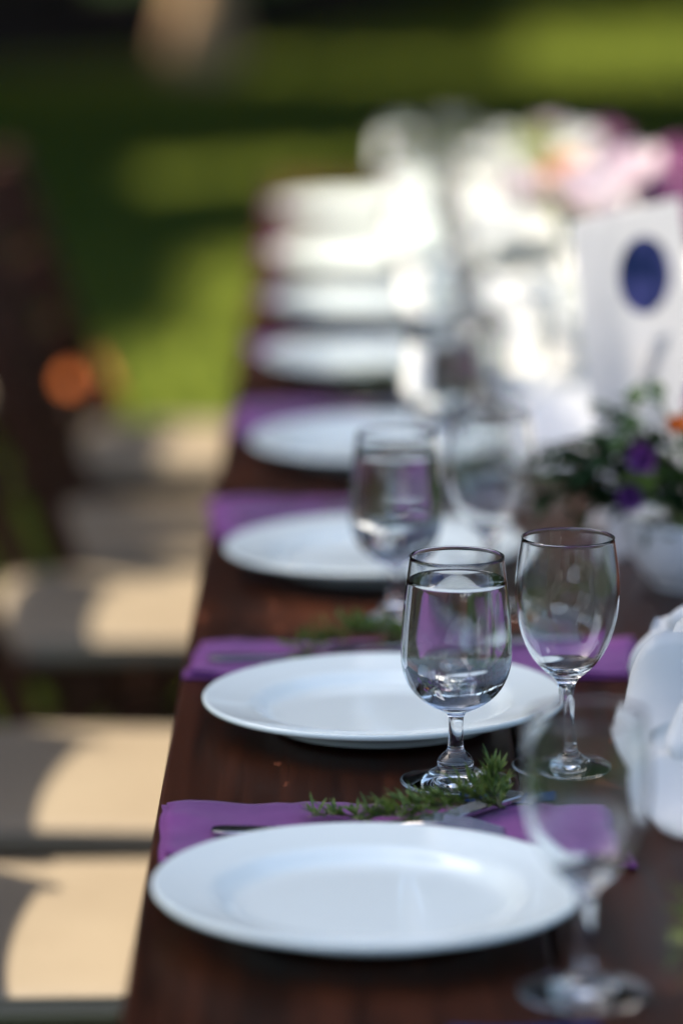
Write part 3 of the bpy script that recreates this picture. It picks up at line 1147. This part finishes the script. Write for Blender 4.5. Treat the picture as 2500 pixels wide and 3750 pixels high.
# ------------------------------------------------------------------ flowers in vases
def petal_mesh(w, L, cup, n=5):
    V, F = [], []
    for i in range(n + 1):
        u = i / n
        hw = w * math.sin(math.pi * min(.96, .12 + .80 * u)) ** .7
        for j in range(5):
            s = j / 2 - 1
            V.append((hw * s, cup * L * (u * u) * 0.9 - cup * L * .35 * (1 - s * s) * math.sin(math.pi * u), L * u))
    for i in range(n):
        for j in range(4):
            a = i * 5 + j
            F.append((a, a + 1, a + 6, a + 5))
    return V, F


def bloom_mesh(name, rad, layers, seed):
    rs = random.Random(seed)
    V, F = [], []
    for li, (n, tilt, ln) in enumerate(layers):
        for k in range(n):
            pv, pf = petal_mesh(rad * .48 * ln * rs.uniform(.85, 1.15), rad * ln * rs.uniform(.9, 1.12), rs.uniform(.15, .45))
            a = 2 * math.pi * (k + .5 * (li % 2) + rs.uniform(-.15, .15)) / n
            Mx = Matrix.Rotation(a, 4, 'Z') @ Matrix.Translation((0, -rad * .05, 0)) @ Matrix.Rotation(R(tilt + rs.uniform(-9, 9)), 4, 'X')
            b0 = len(V)
            V += [tuple(Mx @ Vector(p)) for p in pv]
            F += [tuple(b0 + q for q in f) for f in pf]
    return pydata(name, V, F)


peony_layers = [(5, 12, .75), (6, 28, .85), (7, 48, .95), (8, 72, 1.0), (8, 92, 1.0)]
daisy_layers = [(8, 60, 1.0), (7, 35, .6)]
BL = {'peony': bloom_mesh('peony_bloom', .052, peony_layers, 1), 'small': bloom_mesh('small_bloom', .026, daisy_layers, 2), 'rose': bloom_mesh('rose_bloom', .036, peony_layers, 3)}


def flower(name, vase_top, head, tilt, kind, m, label, group, sc=1.0, leaves=2, cat='flower'):
    """cut flower: stem from inside the vase to the bloom"""
    v0 = Vector(vase_top)
    h = Vector(head)
    t = empty(name, v0)
    tag(t, label, cat, group)
    V, F = [], []
    h = h - v0
    mid = Vector((h.x * .35, h.y * .35, h.z * .6))
    tube(V, F, [(h.x * -.08, h.y * -.08, -.035), mid, h], [.0022, .0021, .0018], 7)
    obj('stem', pydata('stem', V, F), M['stem'], t, smooth=True)
    b = obj('bloom', BL[kind], None, t, loc=h, rot=tilt, smooth=True)
    b.scale = (sc,) * 3
    b.material_slots[0].link = 'OBJECT' if len(b.material_slots) else 'OBJECT'
    b.material_slots[0].material = M[m]
    for k in range(leaves):
        leaf(t, mid.lerp(h, .2 + .5 * random.random()), random.uniform(0, 6.28), random.uniform(.035, .06), 'leaf_dark' if random.random() < .6 else 'stem')
    return t


def leaf_mesh(L, w, droop):
    V, F = [], []
    n = 6
    for i in range(n + 1):
        u = i / n
        hw = w * math.sin(math.pi * u ** .8) + .0004
        z = -droop * L * u * u
        V += [(L * u, -hw, z + hw * .35), (L * u, 0, z), (L * u, hw, z + hw * .35)]
    for i in range(n):
        a = i * 3
        F += [(a, a + 1, a + 4, a + 3), (a + 1, a + 2, a + 5, a + 4)]
    return pydata('leaf', V, F)


LEAVES = [leaf_mesh(1, .22, .25), leaf_mesh(1, .3, .1), leaf_mesh(1, .16, .45)]
for b in BL.values():
    b.materials.append(M['petal_white'])


def leaf(parent, loc, rz, L, m, pitch=None):
    me = random.choice(LEAVES)
    if len(me.materials) == 0:
        me.materials.append(M['leaf_dark'])
    o = obj('leaf', me, None, parent, loc=loc, rot=(random.uniform(-.5, .5), random.uniform(-.9, .4) if pitch is None else pitch, rz), smooth=True)
    o.scale = (L, L, L)
    o.material_slots[0].link = 'OBJECT'
    o.material_slots[0].material = M[m]
    return o


def vase(name, loc, profile, label, cat):
    V, F = lathe(smooth_profile(profile, 4), 56)
    o = obj(name, pydata(name, V, F), M['ceramic'], None, loc, smooth=True)
    tag(o, label, cat)
    return o


# low bowl beside the sign
bowl_c = Vector((.312, 3.165, TZ))
vase('flower_bowl', bowl_c + Vector((0, 0, .0004)), [(0, .0), (.034, .0), (.038, .003), (.052, .018), (.062, .040), (.064, .058), (.0625, .0605), (.0605, .058), (.058, .041), (.048, .021), (.034, .008), (0, .007)],
     'low white ceramic bowl of flowers in front of the sign', 'bowl')
# water inside of the bowl is not seen; the posy stands in it
top = bowl_c + Vector((0, 0, .05))
gp = 'flowers in the low white bowl'
flower('garden_flower', top, (.292, 3.13, TZ + .145), (R(30), R(-10), 0), 'small', 'petal_orange', 'orange flower in the low white bowl, right of the sign edge', gp, .5, 3)
flower('garden_flower', top, (.312, 3.12, TZ + .168), (R(30), R(10), 0), 'small', 'petal_purple', 'purple flower in the low white bowl at the right edge', gp, 1.0, 2)
flower('garden_flower', top, (.262, 3.12, TZ + .118), (R(50), R(-40), 0), 'small', 'petal_purple', 'purple flower at the left of the low bowl, above the drooping one', gp, .6, 3)
flower('garden_flower', top, (.250, 3.10, TZ + .090), (R(60), R(-50), 0), 'small', 'petal_purple', 'small purple flower drooping left of the low bowl', gp, .55, 2)
flower('garden_flower', top, (.345, 3.11, TZ + .10), (R(60), R(10), 0), 'small', 'petal_purple', 'purple flower low at the front of the white bowl', gp, 1.1, 2)
flower('garden_flower', top, (.33, 3.19, TZ + .15), (R(10), R(10), 0), 'rose', 'petal_mauve', 'mauve flower at the back of the low white bowl', gp, .8, 3)
posy = empty('foliage_sprays', top)
tag(posy, 'dark green leaf sprays spilling left from the low white bowl', 'foliage')
for k in range(30):
    a = random.uniform(2.3, 4.9)
    e = Vector((math.cos(a) * random.uniform(.04, .125), math.sin(a) * random.uniform(.03, .08), random.uniform(-.005, .105)))
    if k % 4 == 0:
        e = Vector((-random.uniform(.10, .15), random.uniform(-.06, .0), random.uniform(.02, .085)))
        a = 3.2
    mid = Vector((e.x * .4, e.y * .4, max(e.z, .03) + .02))
    V, F = [], []
    pts = [(0, 0, -.02), mid, mid.lerp(e, .6), e]
    tube(V, F, pts, [.0014, .0012, .0009, .0006], 6)
    obj('stem', pydata('stem', V, F), M['herb_stem'], posy, smooth=True)
    for j in range(8):
        s = .25 + .75 * j / 7
        p = mid.lerp(e, s) if s > .3 else mid
        leaf(posy, p, a + (1 if j % 2 else -1) * random.uniform(.4, 1.1), random.uniform(.020, .038), 'leaf_dark')

# taller arrangement in the sun
va = Vector((.30, 4.42, TZ))
vase('flower_vase', va + Vector((0, 0, .0035)), [(0, 0), (.040, 0), (.044, .004), (.060, .022), (.066, .045), (.058, .065), (.050, .078), (.053, .085), (.050, .085), (.047, .078), (.054, .064), (.061, .045), (.055, .023), (.038, .008), (0, .007)],
     'white ceramic vase of pink and white flowers in the sun', 'vase')
top = va + Vector((0, 0, .072))
gp = 'flowers in the white vase'
FL = [((.21, 4.33, .20), 'peony', 'petal_white', 1.15, 'largest white bloom at the left of the white vase'),
      ((.235, 4.27, .14), 'peony', 'petal_white', 1.1, 'low white bloom hanging over the left rim of the vase'),
      ((.285, 4.30, .262), 'peony', 'petal_pink', 1.05, 'pale pink bloom near the top of the vase'),
      ((.268, 4.38, .29), 'rose', 'petal_peach', .85, 'peach bloom at the very top of the vase'),
      ((.345, 4.36, .275), 'peony', 'petal_pink', 1.0, 'pale pink bloom right of the top in the vase'),
      ((.40, 4.34, .235), 'peony', 'petal_mauve', 1.1, 'deep mauve bloom at the right of the vase'),
      ((.41, 4.44, .285), 'rose', 'petal_mauve', 1.1, 'mauve bloom high at the right back of the vase'),
      ((.245, 4.48, .235), 'rose', 'petal_lime', 1.1, 'lime green bloom at the left back of the vase'),
      ((.315, 4.27, .17), 'rose', 'petal_lime', 1.0, 'lime green bloom at the front of the vase'),
      ((.36, 4.28, .165), 'peony', 'petal_white', .9, 'white bloom at the front right of the vase'),
      ((.22, 4.42, .26), 'rose', 'petal_pink', .9, 'small pale pink bloom at the upper left of the vase')]
for (x, y, z), kd, mm, sc_, lb in FL:
    dx, dy = x - va.x, y - va.y
    flower('cut_flower', top, (x, y, TZ + z - .055), (R(-dy * 260), R(dx * 380), random.uniform(0, 6)), kd, mm, lb, gp, sc_, 3)

# second arrangement further along
vb = Vector((.33, 5.75, TZ))
vase('flower_vase', vb + Vector((0, 0, .0035)), [(0, 0), (.036, 0), (.040, .004), (.054, .02), (.06, .042), (.052, .060), (.046, .072), (.049, .078), (.046, .078), (.043, .071), (.048, .059), (.055, .042), (.049, .021), (.034, .008), (0, .007)],
     'far white vase of white and green flowers near the table end', 'vase')
top = vb + Vector((0, 0, .065))
gp = 'flowers in the far vase'
for (x, y, z), kd, mm, sc_, lb in [((.255, 5.70, .165), 'peony', 'petal_white', 1.1, 'white bloom at the left of the far vase'), ((.30, 5.66, .185), 'rose', 'petal_lime', 1.2, 'lime green bloom atop the far vase'),
                                   ((.36, 5.68, .175), 'peony', 'petal_white', 1.0, 'white bloom at the right of the far vase'), ((.33, 5.80, .19), 'rose', 'petal_pink', 1.0, 'pale pink bloom at the back of the far vase'),
                                   ((.41, 5.75, .18), 'rose', 'petal_mauve', 1.2, 'mauve bloom at the right of the far vase')]:
    dx, dy = x - vb.x, y - vb.y
    flower('cut_flower', top, (x, y, TZ + z - .055), (R(-dy * 260), R(dx * 380), random.uniform(0, 6)), kd, mm, lb, gp, sc_, 3)

# white runner along the middle of the far half
nx, ny = 30, 120
V, F = [], []
x0, x1, y0, y1 = .185, .62, 3.72, 6.55
for side in (0, 1):
    for i in range(nx + 1):
        for j in range(ny + 1):
            u, v = i / nx, j / ny
            x = x0 + (x1 - x0) * u + .012 * noise.noise(Vector((v * 14, 2, u * 2))) * (1 - u)
            y = y0 + (y1 - y0) * v + .02 * noise.noise(Vector((u * 6, 7, 0))) * (1 - v)
            z = .0006 + .0018 * side + max(0, .004 * noise.noise(Vector((x * 16, y * 9, 4)))) + .0012 * abs(noise.noise(Vector((x * 50, y * 30, 8))))
            V.append((x - .42, y - 5.1, z))
o_ = (nx + 1) * (ny + 1)
for i in range(nx):
    for j in range(ny):
        a = i * (ny + 1) + j
        F.append((a + o_, a + o_ + ny + 1, a + o_ + ny + 2, a + o_ + 1))
for i in range(nx):
    for j in (0, ny):
        a = i * (ny + 1) + j
        F.append((a, a + ny + 1, a + ny + 1 + o_, a + o_))
for j in range(ny):
    for i in (0, nx):
        a = i * (ny + 1) + j
        F.append((a, a + 1, a + 1 + o_, a + o_))
tag(obj('table_runner', pydata('table_runner', V, F), M['runner'], None, (.42, 5.1, TZ), smooth=True), 'white cloth runner along the sunlit middle of the table', 'runner')


# ================================================================== CHAIRS
def cushion_mesh(w, d, t):
    """rounded padded seat, crowned top"""
    bm_ = bmesh.new()
    n = 14
    V, F = [], []

    def sup(a, hw, hd, e=6.0):
        c, s = math.cos(a), math.sin(a)
        r = (abs(c / hw) ** e + abs(s / hd) ** e) ** (-1 / e)
        return r * c, r * s
    rings = [(.0, 1.0), (.35, 1.0), (.62, .992), (.82, .975), (.94, .94), (1.0, .88), (1.06, .7), (1.10, .45), (1.12, .2)]
    m_ = 56
    for h, k in rings:
        for q in range(m_):
            x, y = sup(2 * math.pi * q / m_, d / 2 * k, w / 2 * k, 6 if k > .8 else 4)
            V.append((x, y, t * h))
    V.append((0, 0, t * 1.125))
    for i in range(len(rings) - 1):
        for q in range(m_):
            j = (q + 1) % m_
            F.append((i * m_ + q, i * m_ + j, (i + 1) * m_ + j, (i + 1) * m_ + q))
    L_ = (len(rings) - 1) * m_
    for q in range(m_):
        F.append((L_ + q, L_ + (q + 1) % m_, len(V) - 1))
    F.append(tuple(reversed(range(m_))))
    return pydata('seat_cushion', V, F)


def make_chair():
    t = empty('folding_chair')
    W, D = .40, .40
    obj('seat_cushion', cushion_mesh(W, D, .026), M['cushion'], t, loc=(0, 0, .436), smooth=True)
    V, F = [], []
    ring = []
    for q in range(73):
        a = 2 * math.pi * q / 72
        c_, s_ = math.cos(a), math.sin(a)
        r_ = (abs(c_ / (D / 2 * .976)) ** 6 + abs(s_ / (W / 2 * .976)) ** 6) ** (-1 / 6)
        ring.append((r_ * c_, r_ * s_, .4575))
    tube(V, F, ring, [.0032] * 73, 6, False)
    obj('piping', pydata('piping', V, F), M['cushion'], t, smooth=True)
    bm_ = bmesh.new()
    for s in (-1, 1):
        box(bm_, -.195, .195, s * .185 - .013, s * .185 + .013, .408, .4355, .003, 1)
    for x in (-.182, .182):
        box(bm_, x - .013, x + .013, -.171, .171, .409, .4345, .003, 1)
    obj('seat_frame', bm_, M['chair_wood'], t)
    for s in (-1, 1):
        y = s * .214
        bm_ = bmesh.new()
        bar(bm_, (-.325, y, .885), (-.02, y, .0), .040, .022, (0, 1, 0), .004)
        # the back posts run on down as the front legs
        obj('back_post', bm_, M['chair_wood'], t)
        bm_ = bmesh.new()
        bar(bm_, (.150, s * .240, .430), (-.30, s * .240, .0), .034, .020, (0, 1, 0), .004)
        obj('leg', bm_, M['chair_wood'], t)
    for z0, z1 in ((.765, .868), (.655, .735), (.560, .625)):
        bm_ = bmesh.new()
        xm = lambda z: -.02 - .305 * z / .885
        a, b = xm(z0), xm(z1)
        n = 10
        V, F = [], []
        for k in range(n + 1):
            y = -.2025 + .405 * k / n
            bow = -.018 * (1 - (y / .2025) ** 2)
            for (xx, zz) in ((a, z0), (b, z1)):
                V.append((xx + bow - .008, y, zz))
                V.append((xx + bow + .008, y, zz))
        for k in range(n):
            q = k * 4
            F += [(q, q + 2, q + 6, q + 4), (q + 1, q + 5, q + 7, q + 3), (q, q + 4, q + 5, q + 1), (q + 2, q + 3, q + 7, q + 6)]
        F += [(0, 1, 3, 2), (n * 4, n * 4 + 2, n * 4 + 3, n * 4 + 1)]
        bm_.from_mesh(pydata('slat', V, F))
        obj('back_slat', bm_, M['chair_wood'], t)
    for (x, z) in ((-.085, .19), (-.2, .096)):
        bm_ = bmesh.new()
        bar(bm_, (x, -.232 if x < -.1 else -.204, z), (x, .232 if x < -.1 else .204, z), .022, .018, (0, 0, 1), .003)
        obj('stretcher', bm_, M['chair_wood'], t)
    return t


CHY = [(3.095, 2, 'folding chair with an ivory seat nearest the camera at the left edge'), (3.585, -3, 'second folding chair from the camera, beside the second plate'),
       (4.375, 1, 'ivory seated folding chair just beyond the gap in the row of chairs'), (4.86, 4, 'shaded folding chair fourth in the row from the camera'),
       (5.50, -2, 'folding chair fifth in the row, its seat corner in the sun'), (6.15, 8, 'farthest folding chair, pulled back from the table')]
ch0 = make_chair()
chairs = [ch0] + [copy_tree(ch0) for _ in CHY[1:]]
for (y, a, lb), o in zip(CHY, chairs):
    o.location = (-.228 + random.uniform(-.012, .012) - (.37 if y > 6 else 0) + (.035 if 4.8 < y < 6 else 0), y, 0.0)
    o.rotation_euler = (0, 0, R(a))
    tag(o, lb, 'chair', 'folding chairs along the table')


# made-up rust cloth on the farthest seat, standing in for an unidentified orange blur
M['rust'] = m_cloth('rust_cloth', (.50, .10, .010), (.68, .18, .018), 500, .3)
V, F = [], []
nu, nv = 34, 22
for i in range(nu + 1):
    u = i / nu
    for j in range(nv + 1):
        v = j / nv
        s_ = u * .30                                    # length along the cloth
        on = .20                                        # part that lies on the seat
        fold = .004 * math.sin(v * 17 + u * 3) + .006 * noise.noise(Vector((u * 5, v * 6, 2)))
        if s_ < on:
            x, z = -.19 + s_, .4665 + abs(fold) * .9
        else:
            t_ = s_ - on
            x, z = .012 + .012 * math.sin(min(1, t_ / .02) * math.pi / 2) + fold, .4665 - max(0, t_ - .006)
        y = -.18 + .37 * v + .012 * noise.noise(Vector((u * 4, v * 3, 8)))
        V.append((x, y, z))
for i in range(nu):
    for j in range(nv):
        a = i * (nv + 1) + j
        F.append((a, a + 1, a + nv + 2, a + nv + 1))
sh = obj('orange_stand_in', pydata('orange_stand_in', V, F), M['rust'], None, (chairs[-1].location.x + .187, 6.15, 0), (0, 0, R(8)), smooth=True)
md = sh.modifiers.new('thickness', 'SOLIDIFY')
md.thickness = .0025
md.offset = 1
tag(sh, 'made-up rust orange cloth on the farthest seat, standing in for an orange blur', 'cloth')
